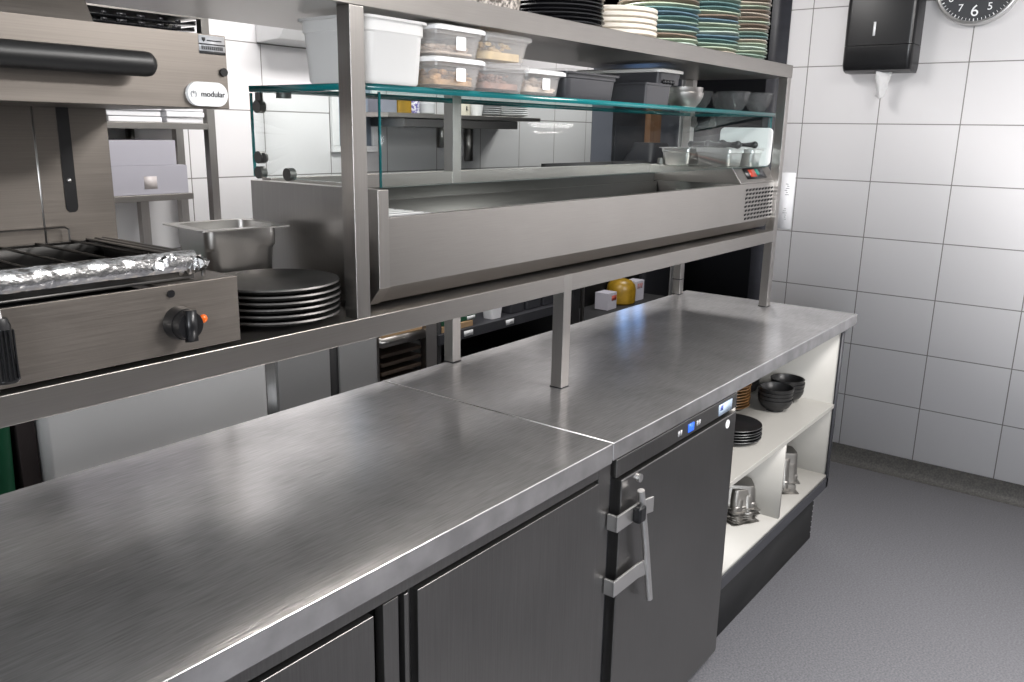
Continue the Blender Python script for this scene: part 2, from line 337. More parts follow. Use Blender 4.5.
t = thing('refrigerated_counter', 'stainless steel counter base with flat flush doors under the near worktop', 'counter', (-.7, .3, ZF))
y0 = .012
b = NB(); box(b, -1.74, y0+.03, .18, .014, .60, .857); obj('body', b, BLACKM, t)
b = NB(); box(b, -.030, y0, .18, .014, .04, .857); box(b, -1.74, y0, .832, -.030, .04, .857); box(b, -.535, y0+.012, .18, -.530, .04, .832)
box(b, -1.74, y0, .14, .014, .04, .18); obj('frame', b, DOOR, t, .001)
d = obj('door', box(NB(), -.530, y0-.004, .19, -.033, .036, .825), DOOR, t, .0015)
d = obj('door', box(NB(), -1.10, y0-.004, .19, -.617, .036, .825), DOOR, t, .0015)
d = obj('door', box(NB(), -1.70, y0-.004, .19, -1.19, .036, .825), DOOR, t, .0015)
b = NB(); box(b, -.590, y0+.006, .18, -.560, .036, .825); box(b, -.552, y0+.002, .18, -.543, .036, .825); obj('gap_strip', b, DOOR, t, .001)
for x in (-1.68, -.05): obj('foot', cyl(NB(), (x, .08, ZF), (x, .08, .18), .02), STEELV, t)

t = thing('undercounter_fridge', 'dark steel undercounter fridge with barred door between counter base and open shelves', 'fridge', (.32, .3, ZF))
obj('cabinet', box(NB(), .024, .028, .128, .604, .58, .858), DARKGREY, t, .003)
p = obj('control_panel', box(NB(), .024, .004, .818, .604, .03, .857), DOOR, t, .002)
obj('display', box(NB(), .335, .0022, .826, .362, .0042, .845), SCREEN, p)
for x in (.285, .296, .378, .389): obj('button', box(NB(), x, .0025, .830, x+.006, .0042, .842), LABELG, p)
obj('energy_sticker', box(NB(), .497, .0025, .822, .572, .0042, .849), STICKER, p)
obj('sticker_mark', box(NB(), .503, .002, .834, .518, .0026, .846), BLUEP, p)
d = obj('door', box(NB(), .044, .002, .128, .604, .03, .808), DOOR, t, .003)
obj('lock_barrel', cyl(NB(), (.111, -.004, .792), (.111, .004, .792), .009, .009), BRIGHT, d)
obj('round_sticker', cyl(NB(), (.552, .001, .788), (.552, .004, .788), .011), LABELW, d)
obj('screw', cyl(NB(), (.145, .001, .19), (.145, .004, .19), .004), BRIGHT, d)
b = NB(); tube(b, [(.084, -.020, .779), (.118, -.020, .645), (.150, -.020, .505)], .0075, 14); obj('locking_bar', b, BRIGHT, d)
for z in (.73, .588):
    b = NB(); box(b, .006, -.012, z-.017, .012, .01, z+.017); box(b, .006, -.014, z-.017, .11, -.009, z+.017)
    prism(b, [(.106, -.014), (.140, -.022), (.140, -.017), (.106, -.009)], 2, z-.017, z+.017)
    obj('strap', b, BRIGHT, d, .001)
b = NB(); box(b, .066, -.032, .712, .094, -.012, .748); obj('padlock', b, BLACK, d, .006)
for x in (.07, .575): obj('foot', cyl(NB(), (x, .07, ZF), (x, .07, .13), .022), BLACK, t)

t = thing('open_shelf_cabinet', 'open white lined cabinet with black plinth at the far end of the counter', 'cabinet', (1.05, .3, ZF))
b = NB(); box(b, .608, .013, .30, .622, .46, .86); obj('side_panel', b, WHITE, t)
b = NB(); box(b, 1.486, .018, .30, 1.500, .46, .86); o = obj('side_panel', b, WHITE, t)
obj('edge_strip', box(NB(), 1.484, .010, .30, 1.502, .018, .862), DARKGREY, t)
obj('outer_skin', box(NB(), 1.500, .018, .30, 1.503, .46, .862), STEELV, t)
obj('back_panel', box(NB(), .608, .45, .30, 1.50, .462, .86), WHITE, t)
obj('shelf', box(NB(), .622, .014, .588, 1.486, .45, .602), WHITE, t, .001)
obj('floor_panel', box(NB(), .622, .014, .333, 1.486, .45, .346), WHITE, t)
obj('divider', box(NB(), 1.040, .016, .346, 1.052, .45, .588), WHITE, t)
obj('bottom_rail', box(NB(), .608, .010, .297, 1.503, .40, .333), DARKGREY, t, .001)
obj('plinth', box(NB(), .608, .046, ZF, 1.492, .42, .297), BLACKM, t)
b = NB(); 
for k in range(8): cyl(b, (1.486, .047, .12+k*.02), (1.486, .0445, .12+k*.02), .002, n=8)
obj('plinth_rivets', b, LABELG, t)

# things in the open cabinet
def bowl_bm(r, h, t=.004, foot=.5):
    return lathe(NB(), [(r*foot*.9, 0), (r*foot, 0), (r*foot, .004), (r*.82, h*.38), (r*.97, h*.75), (r, h), (r-t, h), (r*.93-t, h*.75), (r*.76-t, h*.42), (r*.3, .008)], n=36)
def plate_bm(r, h, t=.003, rim=.72):
    return lathe(NB(), [(r*.55, 0), (r*.6, .001), (r*rim, .004), (r*.97, h), (r, h+.001), (r*.985, h+t), (r*rim, .004+t), (r*.5, .002+t)], n=48)
def stack(name, bm_f, m, x, y, z, n, step, labelf, cat, group, jit=.002, order=None):
    proto = obj(name, bm_f(), m if not isinstance(m, list) else m[0], None, base=(0, 0, 0))
    for k in range(n):
        o = proto if k == 0 else proto.copy()
        if k: COL.objects.link(o)
        o.location = W((x+random.uniform(-jit, jit), y+random.uniform(-jit, jit), z+k*step)); o.rotation_euler = (0, 0, random.uniform(0, 6))
        if isinstance(m, list):
            if k: o.data = o.data.copy()
            o.data.materials[0] = m[(order or range(99))[k] % len(m)]
        o['label'] = labelf(k, n); o['category'] = cat; o['group'] = group
def where(k, n): return 'topmost' if k == n-1 else ORD[k]
stack('bowl', lambda: bowl_bm(.056, .042), BLKMATT, 1.295, .15, .602, 4, .0125, lambda k, n: f'matt black bowl, {where(k, n)} of the nearer stack on white shelf', 'bowl', 'black bowls on the white shelf')
stack('bowl', lambda: bowl_bm(.056, .042), BLKMATT, 1.418, .155, .602, 4, .0125, lambda k, n: f'matt black bowl, {where(k, n)} of the stack by cabinet end', 'bowl', 'black bowls on the white shelf')
stack('plate', lambda: plate_bm(.085, .012), BLKMATT, .952, .15, .602, 5, .0085, lambda k, n: f'round black plate, {where(k, n)} of the stack beside the fridge door', 'plate', 'black plates on the white shelf')
stack('plate', lambda: plate_bm(.085, .010), BROWN, 1.23, .30, .602, 12, .010, lambda k, n: f'ochre brown plate, {where(k, n)} of the stack behind the black bowls', 'plate', 'brown plates on the white shelf')
stack('bowl', lambda: bowl_bm(.060, .045), BLKMATT, 1.40, .31, .602, 7, .014, lambda k, n: f'black bowl, {where(k, n)} of the rear stack on white shelf', 'bowl', 'black bowls on the white shelf')
def pan_bm(w, d, h, fl, r=.012, down=False, tz=.0015):
    b = NB(); L = [rr(0, 0, 0, w*.86, d*.86, r*1.3), rr(0, 0, h*.06, w*.90, d*.90, r*1.3), rr(0, 0, h*.72, w*.96, d*.96, r*1.2), rr(0, 0, h*.76, w, d, r), rr(0, 0, h-.003, w, d, r), rr(0, 0, h-.002, w+2*fl, d+2*fl, r*.5),
         rr(0, 0, h, w+2*fl, d+2*fl, r*.5), rr(0, 0, h, w-2*tz, d-2*tz, r), rr(0, 0, h*.76, w-2*tz, d-2*tz, r), rr(0, 0, h*.70, w*.96-2*tz, d*.96-2*tz, r), rr(0, 0, h*.07, w*.9-2*tz, d*.9-2*tz, r), rr(0, 0, .002, w*.85-2*tz, d*.85-2*tz, r)]
    if down: L = [[(p[0], p[1], h-p[2]) for p in l] for l in L]
    return loft(b, L)
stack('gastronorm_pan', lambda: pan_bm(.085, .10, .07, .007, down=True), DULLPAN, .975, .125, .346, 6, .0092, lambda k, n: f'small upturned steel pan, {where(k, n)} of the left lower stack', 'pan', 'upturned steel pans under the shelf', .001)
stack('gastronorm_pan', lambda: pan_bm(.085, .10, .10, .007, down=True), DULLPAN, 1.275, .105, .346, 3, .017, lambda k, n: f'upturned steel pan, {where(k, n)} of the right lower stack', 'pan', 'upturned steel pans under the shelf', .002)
for k, rz in enumerate((.1,)): pass
# ================================================================== OVERSHELF
t = thing('steel_overshelf', 'stainless steel two tier pass shelf on square posts standing over the worktops', 'shelf unit', (.5, .45, .9))
obj('lower_shelf', box(NB(), -1.35, .275, 1.127, 1.478, .64, 1.166), STEEL, t, .0015)
obj('added_underside_sheet', box(NB(), -1.33, .285, 1.1262, 1.465, .632, 1.1269), mat('added_underside_grey', (.13, .13, .13), .5), t)  # unseen sheet added to darken the shelf underside mirrored in the worktop
obj('upper_shelf', box(NB(), -1.35, .275, 1.661, 1.515, .64, 1.701), STEEL, t, .0015)
def post(x, y, z0, z1, nm='post'): return obj(nm, box(NB(), x, y, z0, x+.030, y+.030, z1), STEELV, t, .0012)
def collar(x, y, z): obj('foot_collar', box(NB(), x-.001, y-.001, .9, x+.031, y+.031, .9025), BLACK, t)
post(.221, .2743, .9, 1.1665); post(1.4785, .275, .9, 1.661); post(.222, .609, .9, 1.661); post(1.4785, .609, .9, 1.661); post(-.393, .275, 1.166, 1.661)
post(-1.29, .275, .9, 1.661); post(-1.29, .609, .9, 1.661)
for x, y in ((.221, .275), (1.4785, .275), (.222, .609), (1.4785, .609)): collar(x, y, 0)
obj('joint_ring', box(NB(), 1.4775, .608, .955, 1.5095, .64, .958), BLACK, t)

# ================================================================== COLD WELL
t = thing('refrigerated_topping_well', 'stainless steel refrigerated topping well with glass screen standing on the pass shelf', 'cold well', (.58, .47, 1.166))
def yz(b, pts, x0, x1): return prism(b, pts, 0, x0, x1)
b = NB()
yz(b, [(.29, 1.328), (.29, 1.208), (.318, 1.176), (.330, 1.176), (.306, 1.210), (.306, 1.328)], -.303, 1.497)       # front panel with bevelled foot
box(b, -.303, .336, 1.176, 1.497, .64, 1.19)                                                                        # floor
box(b, -.303, .612, 1.19, 1.21, .640, 1.380)
box(b, 1.484, .306, 1.19, 1.497, .64, 1.33)
obj('body', b, STEEL, t, .001)
b = NB(); box(b, -.3025, .592, 1.1905, 1.2025, .6115, 1.352); box(b, -.3025, .58, 1.1905, 1.2025, .592, 1.325); box(b, -.3025, .3065, 1.1905, 1.2025, .58, 1.196); box(b, -.3025, .3065, 1.196, 1.2025, .309, 1.322); obj('liner', b, LINER_SHADE, t)
b = NB(); yz(b, [(.289, 1.376), (.289, 1.207), (.317, 1.1745), (.642, 1.1745), (.642, 1.376)], -.328, -.303); obj('end_panel', b, STEELV, t, .001)
b = NB(); yz(b, [(.291, 1.332), (.291, 1.3285), (.640, 1.3285), (.640, 1.377), (.322, 1.377)], 1.203, 1.497); ho = obj('compressor_housing', b, STEEL, t, .001)
obj('housing_wall', box(NB(), 1.203, .306, 1.19, 1.2065, .612, 1.3283), LINER_SHADE, t)
# slope face of the housing: control display
sl = Vector((0, .031, .045)).normalized(); nrm = Vector((0, -sl.z, sl.y))
def slope_box(name, x0, x1, s0, s1, th, m, par):
    o0 = Vector((0, .291, 1.332)); b = NB(); pts = []
    for x, s in ((x0, s0), (x1, s0), (x1, s1), (x0, s1)): pts.append(o0+Vector((x, 0, 0))+sl*s)
    loft(b, [[p for p in pts], [p+nrm*th for p in pts]]); return obj(name, b, m, par)
cp = slope_box('control_panel', 1.272, 1.428, .012, .050, .003, BLACK, ho)
slope_box('display', 1.302, 1.352, .018, .044, .0036, SCREENR, cp); slope_box('indicator', 1.356, 1.380, .024, .044, .0036, SCREENG, cp); slope_box('button', 1.385, 1.420, .018, .044, .0036, DARKGREY, cp)
b = NB()
for i in range(9):
    for j in range(8):
        x, z = 1.246+i*.026+(j % 2)*.004, 1.311-j*.0128; b_ = [(x, .2895, z), (x+.016, .2895, z+.002), (x+.016, .2895, z-.004), (x, .2895, z-.006)]
        loft(b, [b_, [(p[0], .2885, p[2]) for p in b_]])
obj('vent_slots', b, BLACKM, t)
b = NB()
for k in range(10): box(b, -.300, .315+k*.027, 1.318, -.132, .315+k*.027+.021, 1.322)
box(b, -.302, .308, 1.306, -.128, .58, 1.312); obj('slatted_tray', b, WHITEP, t)
# glass screen
def glass(name, b, axis, m):
    """broad faces clear, narrow edge faces green"""
    o = obj(name, b, m, t, 0, 2, mats=[EDGE])
    for p in o.data.polygons:
        if abs(p.normal[axis]) < .9: p.material_index = 1
    return o
glass('glass_shelf', box(NB(), -.342, .309, 1.538, 1.512, .612, 1.549), 2, GLASSTOP)
glass('front_glass', box(NB(), -.293, .315, 1.377, 1.480, .322, 1.537), 1, GLASS)
glass('side_glass', box(NB(), -.330, .330, 1.384, -.323, .628, 1.537), 0, GLASS)
glass('side_glass', box(NB(), 1.486, .330, 1.379, 1.493, .628, 1.537), 0, GLASS)
def clamp(x, y, z, up, s=1):
    b = NB(); cyl(b, (x-.010*s, y, z), (x+.004*s, y, z), .0115); cyl(b, (x-.007, y-.014 if up == 0 else y, z), (x-.003, y-.014 if up == 0 else y, z), .009)
    if up > 0: box(b, x-.006, y-.008, z, x-.001, y+.008, 1.5375)
    obj('glass_clamp', b, BLACKIRON, t)
clamp(-.326, .600, 1.512, 1); clamp(-.326, .604, 1.420, 0); clamp(-.326, .606, 1.392, -1); clamp(-.326, .520, 1.392, -1)
clamp(1.490, .60, 1.512, 1); clamp(1.490, .53, 1.512, 1)
b = NB(); cyl(b, (-.30, .565, 1.5375), (-.30, .565, 1.528), .014); obj('glass_clamp', b, BLACKIRON, t)
b = NB(); cyl(b, (1.255, .600, 1.377), (1.255, .600, 1.398), .012, .010); obj('glass_clamp', b, BLACKIRON, t)

# pans, board and ladles on the well
stack('gastronorm_pan', lambda: pan_bm(.105, .126, .058, .006), BRIGHT, 1.302, .412, 1.3775, 1, .01, lambda k, n: 'bright steel pan nearest the glass on top of the cold well, ladles lying across it', 'pan', 'steel pans on the cold well', 0)
stack('gastronorm_pan', lambda: pan_bm(.095, .105, .056, .006), BRIGHT, 1.300, .548, 1.3775, 1, .01, lambda k, n: 'steel pan at the back left on top of the cold well, beside the ladle pan', 'pan', 'steel pans on the cold well', 0)
stack('gastronorm_pan', lambda: pan_bm(.078, .110, .056, .005), BRIGHT, 1.413, .380, 1.3775, 1, .01, lambda k, n: 'rounded steel pan in front of the white board on top of the cold well', 'pan', 'steel pans on the cold well', 0)
for o in list(COL.objects):
    if o.name.startswith('gastronorm_pan') and o.get('group') == 'steel pans on the cold well': o.rotation_euler = (0, 0, 0)
b = NB(); L = [(y, z) for _, y, z in []]
pts = [(p[0], p[1]) for p in rr(.40, 1.4395, 0, .185, .125, .016)]
prism(b, pts, 0, 1.466, 1.476)
for v in b.verts: v.co.x += (v.co.z-1.377)*.05
bd = solo('cutting_board', b, WHITEP, 'white plastic cutting board propped upright behind the steel pans', 'cutting board', bevel=.002)
def ladle(pts, rs, label):
    b = NB(); tube(b, pts, rs, 14); ball(b, pts[-1], rs[-1]*1.35); ball(b, pts[0], rs[0]*1.15); return solo('ladle', b, BLACK, label, 'ladle', 'black ladles on the pans')
ladle([(1.275, .342, 1.447), (1.28, .375, 1.446), (1.285, .41, 1.444), (1.29, .45, 1.448)], [.011, .007, .008, .009], 'black handled ladle lying along the pan nearest the glass')
ladle([(1.395, .335, 1.447), (1.395, .37, 1.446), (1.395, .41, 1.446), (1.39, .445, 1.445)], [.010, .006, .007, .012], 'black ladle resting on the rounded pan before the white board')
ladle([(1.33, .470, 1.446), (1.33, .50, 1.446), (1.33, .53, 1.445)], [.010, .007, .008], 'short black ladle end between the two left steel pans')

# ================================================================== THINGS ON THE GLASS SHELF
GZ = 1.5492
def tubs(name, label, cx, cy, w, d, h, m, group=None, lid=None, food=None, fh=.3, r=.022, taper=.9, z=GZ, sticker=False, rim=.005, cat='container'):
    o = thing(name, label, cat, (cx, cy, z), group)
    def at(q): return [(cx+p[0], cy+p[1], z+p[2]) for p in q]
    tz = .0018; b = NB()
    L = [at(rr(0, 0, 0, w*taper*.97, d*taper*.97, r)), at(rr(0, 0, .004, w*taper, d*taper, r)), at(rr(0, 0, h*.76, w*.972, d*.972, r)), at(rr(0, 0, h*.79, w, d, r)), at(rr(0, 0, h-.004, w, d, r)),
         at(rr(0, 0, h-.004, w+2*rim, d+2*rim, r)), at(rr(0, 0, h, w+2*rim, d+2*rim, r)),
         at(rr(0, 0, h, w-2*tz, d-2*tz, r)), at(rr(0, 0, h*.79, w-2*tz, d-2*tz, r)), at(rr(0, 0, h*.76, w*.972-2*tz, d*.972-2*tz, r)), at(rr(0, 0, .006, w*taper-2*tz, d*taper-2*tz, r))]
    loft(b, L); obj('tub', b, m, o)
    if lid:
        b = NB(); loft(b, [at(rr(0, 0, h-.003, w+2*rim+.004, d+2*rim+.004, r)), at(rr(0, 0, h+.003, w+2*rim+.004, d+2*rim+.004, r)), at(rr(0, 0, h+.006, w+2*rim-.004, d+2*rim-.004, r)), at(rr(0, 0, h+.0062, w-.012, d-.012, r)), at(rr(0, 0, h+.003, w-.016, d-.016, r))], True, True)
        obj('lid', b, lid, o)
    if food:
        b = NB(); n = 130
        for k in range(n):
            x, y = random.uniform(-.41, .41)*w*taper, random.uniform(-.41, .41)*d*taper; zz = random.uniform(.15, 1)*h*fh
            ball(b, (cx+x, cy+y, z+.006+zz), random.uniform(.0028, .0055), random.uniform(.6, 2.4), random.uniform(.6, 2.4), random.uniform(.5, 1), 6)
        loft(b, [at(rr(0, 0, .0065, w*taper*.9, d*taper*.9, r*.8)), at(rr(0, 0, h*fh*.6, w*taper*.88, d*taper*.92, r*.8))])
        q = obj('food', b, food, o); q['kind'] = 'stuff'
    if sticker:
        k = 1-(1-taper)*.45
        obj('sticker', prism(NB(), [(p[0], p[1]) for p in rr(cx+w*.02, z+h*.52, 0, .026, .023, .003)], 1, cy-d*.5*k-.0012, cy-d*.5*k-.0004), LABELW, o)
    return o
tubs('plastic_tub', 'large milky white tub behind the shelf post on the glass shelf', -.276, .372, .158, .165, .104, TUBW, r=.03, taper=.92, rim=.005)
G = 'milky food containers on the glass shelf'
A = dict(w=.128, d=.140, h=.047, m=TUB, group=G, r=.014, taper=.90, rim=.004)
tubs('food_container', 'lower milky container of golden fried bits, beside the large white tub', -.122, .354, food=FOOD1, fh=.55, lid=WHITEP, sticker=True, **A)
tubs('food_container', 'upper milky container with white lid and sticker, stacked beside the large white tub', -.122, .354, z=GZ+.0535, food=FOOD4, fh=.35, lid=WHITEP, sticker=True, **A)
A['w'] = .134
tubs('food_container', 'lower milky container of dark dried food, under the noodle container', .018, .356, food=FOOD3, fh=.6, lid=TUB, **A)
tubs('food_container', 'upper clear container of yellow noodles with misted lid', .022, .356, z=GZ+.0535, food=FOOD2, fh=.72, lid=TUB, **A)
tubs('food_container', 'single lidded white container with overhanging white lid beside black plastic tub', .155, .360, .124, .135, .044, TUB, G, WHITEP, FOOD4, .6, .018, .92, sticker=True, rim=.007)
o = tubs('plastic_tub', 'charcoal plastic tub covered with cling film on the glass shelf', .385, .398, .215, .150, .058, BLKTUB, None, FILM, None, r=.016, taper=.93, rim=.006)
t = thing('catering_box', 'small square charcoal box under the pale lidded black box', 'box', (.73, .43, GZ))
obj('box_body', loft(NB(), [rr(.735, .425, GZ, .128, .16, .006), rr(.735, .425, GZ+.050, .132, .165, .006)]), BLKTUB, t)
obj('lid', loft(NB(), [rr(.735, .425, GZ+.0502, .136, .170, .006), rr(.735, .425, GZ+.0555, .136, .170, .006)]), BLKTUB, t)
t = thing('catering_box', 'long black box with pale metallic lid stacked on the square charcoal box', 'box', (.80, .48, GZ+.056))
obj('box_body', loft(NB(), [rr(.80, .478, GZ+.056, .118, .262, .012), rr(.80, .478, GZ+.0845, .122, .270, .012)]), BLKTUB, t)
obj('lid', loft(NB(), [rr(.80, .478, GZ+.0848, .142, .290, .025), rr(.80, .478, GZ+.0925, .142, .290, .025), rr(.80, .478, GZ+.0960, .120, .27, .02)]), mat('pale_lid', (.62, .61, .58), .35), t)
b = NB()
for k in range(4): ball(b, (.757+k*.017, .340, GZ+.061), .006, seg=8)
obj('catch', b, BLACK, t)
stack('mixing_bowl', lambda: bowl_bm(.056, .043, .003, .62), PANST, .965, .385, GZ, 2, .014, lambda k, n: f'shiny steel bowl, {("lower", "upper")[k]} of the pair between charcoal box and glass bowls', 'bowl', 'steel bowls on the glass shelf')
for i, (x, y, rr_, lab) in enumerate([(1.345, .40, .056, 'largest glass bowl at the front of the bowls on the glass shelf'), (1.28, .50, .055, 'clear glass bowl behind the largest glass bowl, partly hidden'),
                                      (1.452, .36, .048, 'glass bowl second from the end post on the glass shelf'), (1.455, .475, .048, 'glass bowl in the rear corner by the end post on glass shelf'), (1.16, .47, .050, 'glass bowl just right of the steel bowls')]):
    o = solo('glass_bowl', lathe(NB(), [(rr_*.45, 0), (rr_*.5, .002), (rr_*.85, .028), (rr_, .062), (rr_*.97, .063), (rr_*.81, .030), (rr_*.45, .006)], (x, y, GZ), 36), BOWLG, lab, 'bowl', 'glass bowls on the glass shelf')

# ================================================================== PLATES ON THE TOP SHELF
TZ = 1.7015
o = solo('stoneware_pot', lathe(NB(), [(.10, 0), (.115, .006), (.122, .05), (.118, .10), (.110, .10), (.112, .05), (.09, .01)], (.072, .45, TZ), 48), STONE, 'grey speckled stoneware pot at the left end of the crockery on top shelf', 'pot')
P_ = 'crockery stacks on the top shelf'
stack('plate', lambda: plate_bm(.118, .014, .004), BLKGL, .398, .45, TZ, 12, .0088, lambda k, n: f'glossy black plate, {where(k, n)} of its stack on the top shelf', 'plate', P_, .004)
stack('plate', lambda: lathe(NB(), [(.09, 0), (.108, .001), (.113, .004), (.1145, .011), (.113, .0125), (.109, .0115), (.09, .006)], n=48), CREAM, .667, .45, TZ, 6, .0137, lambda k, n: f'thick cream plate, {where(k, n)} of the stack on the top shelf', 'plate', P_, .002)
def wob(r):
    def f_():
        b = plate_bm(r, .012, .004)
        for v in b.verts:
            a = math.atan2(v.co.y, v.co.x); k = math.hypot(v.co.x, v.co.y)/r
            v.co.z += .0012*k*math.sin(3*a+1); v.co.x *= 1+.012*math.sin(2*a); v.co.y *= 1+.012*math.cos(3*a)
        return b
    return f_
random.seed(3)
for x, n, lab, pat in ((.908, 16, 'blue green stack beside cream plates', [6, 1, 3, 0, 2, 0, 4, 2, 4, 1, 3, 0, 2, 1, 0, 4]), (1.180, 17, 'middle green stack on top shelf', [5, 1, 0, 4, 2, 6, 0, 1, 2, 3, 1, 4, 4, 0, 1, 2, 4]), (1.432, 17, 'sand and green stack at shelf end', [6, 0, 1, 6, 1, 5, 4, 0, 5, 3, 1, 3, 5, 3, 1, 5, 3])):
    names = ['sea green', 'pale green', 'dark blue', 'brown', 'teal', 'sand coloured', 'mint']
    stack('plate', wob(.115 if x < 1.4 else .108), GLAZES, x, .45, TZ, n, .0112, lambda k, n, pat=pat, lab=lab: f'{names[pat[k]]} glazed plate, {where(k, n)} of {lab}', 'plate', P_, .004, pat)

# ================================================================== GRILL
t = thing('salamander_grill', 'brownish stainless steel salamander grill with black handle at the left of the pass shelf', 'grill', (-.9, .42, 1.1665))
gx0, gx1 = -1.24, -.616
b = NB(); box(b, gx0, .28, 1.172, gx1, .286, 1.267); box(b, gx1-.004, .286, 1.172, gx1, .60, 1.267); box(b, gx0, .286, 1.172, gx0+.004, .60, 1.267)
box(b, gx0+.004, .286, 1.172, gx1-.004, .60, 1.176); box(b, -.735, .286, 1.263, gx1-.004, .60, 1.267); box(b, gx0+.004, .56, 1.176, -.735, .60, 1.267)
body = obj('base', b, GRILLST, t, .0008)
obj('cavity_shade_block', box(NB(), gx0+.006, .288, 1.1765, -.737, .556, 1.258), BLACKM, t)  # black block fills the cavity, standing in for the shade inside
b = NB(); box(b, gx0, .562, 1.267, -.640, .60, 1.50); col = obj('back_column', b, GRILLST, t, .001)
b = NB(); tz = [(-.7165, 1.352), (-.7165, 1.50), (-.6985, 1.50), (-.6985, 1.352), (-.700, 1.347), (-.7035, 1.344), (-.7115, 1.344), (-.715, 1.347)]; prism(b, tz, 1, .5605, .562); obj('guide_slot', b, BLACK, col)
obj('slot_roller', ball(NB(), (-.7085, .560, 1.392), .0035), BRIGHT, col)
obj('seam', box(NB(), -.752, .5612, 1.27, -.7495, .562, 1.50), BRIGHT, col)
b = NB(); box(b, gx0, .28, 1.499, -.611, .62, 1.594); hood = obj('hood', b, GRILLST, t, .001)
b = NB(); yz(b, [(.292, 1.594), (.62, 1.594), (.62, 1.632), (.315, 1.632)], gx0, -.783); obj('hood_top', b, GRILLST, t, .001)
b = NB(); tube(b, [(gx0, .250, 1.548), (-.745, .250, 1.548), (-.740, .250, 1.548), (-.736, .250, 1.548), (-.7335, .250, 1.548)], [.0150, .0150, .0138, .010, .004], 20)
hd = obj('handle', b, RUBBER, t)
for x in (-1.2, -.80): obj('handle_bracket', cyl(NB(), (x, .252, 1.548), (x, .281, 1.548), .007), BLACK, hd)
bg = obj('badge', prism(NB(), [(p[0], p[1]) for p in rr(-.6465, 1.517, 0, .060, .031, .0155, 8)], 1, .274, .2805), WHITEP, hood, .0015)
BASE[bg.name] = BASE[t.name]
text('badge_lettering', 'modular', .0108, (-.6395, .2735, 1.517), (1, 0, 0), (0, 0, 1), INK, bg)
text('badge_emblem', '(*)', .0090, (-.6685, .2735, 1.517), (1, 0, 0), (0, 0, 1), INKG, bg)
lb = obj('rating_label', box(NB(), -.652, .2795, 1.569, -.613, .2803, 1.5925), LABELG, hood)
b = NB(); box(b, -.652, .2790, 1.5805, -.613, .2796, 1.582); box(b, -.652, .2790, 1.569, -.613, .2796, 1.5725)
for k in range(11): box(b, -.6485+k*.0030, .2790, 1.5745, -.6485+k*.0030+.0016, .2796, 1.5790)
box(b, -.640, .2790, 1.5855, -.618, .2796, 1.5868)
prism(b, [(-.6475, 1.5895), (-.6425, 1.5895), (-.6425, 1.5865), (-.645, 1.5840), (-.6475, 1.5865)], 1, .2790, .2796)
obj('label_print', b, INK, lb)
obj('plug', cyl(NB(), (-.6180, .2765, 1.547), (-.6180, .281, 1.547), .0055), BLACK, hood)
k_ = NB(); cyl(k_, (-.712, .262, 1.214), (-.712, .2805, 1.214), .0215, .0235, 32); cyl(k_, (-.712, .250, 1.214), (-.712, .263, 1.214), .0185, .0205, 32)
kn = obj('knob', k_, BLACK, body)
b = NB(); loft(b, [[(-.712+x, .244, 1.214+z) for x, z in ((-.006, -.021), (.006, -.021), (.006, .021), (-.006, .021))], [(-.712+x, .252, 1.214+z) for x, z in ((-.009, -.022), (.009, -.022), (.009, .022), (-.009, .022))]])
obj('knob_grip', b, BLACK, kn)
obj('indicator_lamp', ball(NB(), (-.675, .279, 1.2135), .0062, 1, .7, 1), ORANGE, body)
obj('plug', cyl(NB(), (-.7205, .2775, 1.2555), (-.7205, .281, 1.2555), .0052), BLACK, body)
for x in (-1.2, -.65): 
    for y in (.31, .57): obj('foot', cyl(NB(), (x, y, 1.1665), (x, y, 1.173), .012), BLACK, t)

# tray with wires and foil
t = thing('grill_tray', 'foil edged wire rack tray with hanging black grip, lying on the salamander base', 'tray', (-.9, .42, 1.268))
tx0, tx1 = -1.20, -.672
b = NB(); box(b, tx0, .300, 1.2685, tx1, .545, 1.272); box(b, tx0, .300, 1.272, tx1, .303, 1.296); box(b, tx0, .542, 1.272, tx1, .545, 1.302); box(b, tx1-.003, .303, 1.272, tx1, .542, 1.296)
obj('drip_pan', b, BLACKIRON, t)
b = NB()
for k in range(10): tube(b, [(-1.19+k*.052, .303, 1.303), (-1.19+k*.052, .543, 1.303)], .0021, 6)
for y in (.303, .543): tube(b, [(tx0, y, 1.300), (tx1-.004, y, 1.300)], .0022, 6)
for x in (-.672, -.684, -.698): tube(b, [(x, .303, 1.303), (x, .545, 1.303)], .0026, 8)
tube(b, [(tx0, .549, 1.3235), (-.728, .549, 1.3235), (-.722, .549, 1.320), (-.722, .549, 1.300)], .0016, 6)
tube(b, [(-.672, .310, 1.297), (-.655, .308, 1.297), (-.652, .308, 1.29), (-.652, .308, 1.2685)], .0028, 8)
obj('wire_rack', b, WIRE, t)
random.seed(11)
def crumple(f_, nu, nv, amp):
    b = NB(); V = [[b.verts.new(Vector(f_(i/nu, j/nv))+Vector([random.gauss(0, amp) for _ in range(3)])) for j in range(nv+1)] for i in range(nu+1)]
    for i in range(nu):
        for j in range(nv): b.faces.new((V[i][j], V[i+1][j], V[i+1][j+1], V[i][j+1]))
    return b
def foil_front(s, q):
    x = tx0+s*(tx1+.002-tx0); a = q*1.0
    prof = [(.322, 1.3045), (.300, 1.3085), (.2935, 1.302), (.292, 1.290), (.2945, 1.281), (.304, 1.277)]
    k = a*5; i = min(4, int(k)); w = k-i
    return (x, prof[i][0]*(1-w)+prof[i+1][0]*w, prof[i][1]*(1-w)+prof[i+1][1]*w)
b = crumple(foil_front, 90, 10, .0003)
def foil_end(s, q):
    a = q*2*PI; rr_ = .011+.004*math.sin(9*s+2*a); return (-.735+s*.080, .306+rr_*1.2*math.cos(a), 1.296+rr_*math.sin(a)-.010*s)
b2 = crumple(foil_end, 26, 14, .0020)
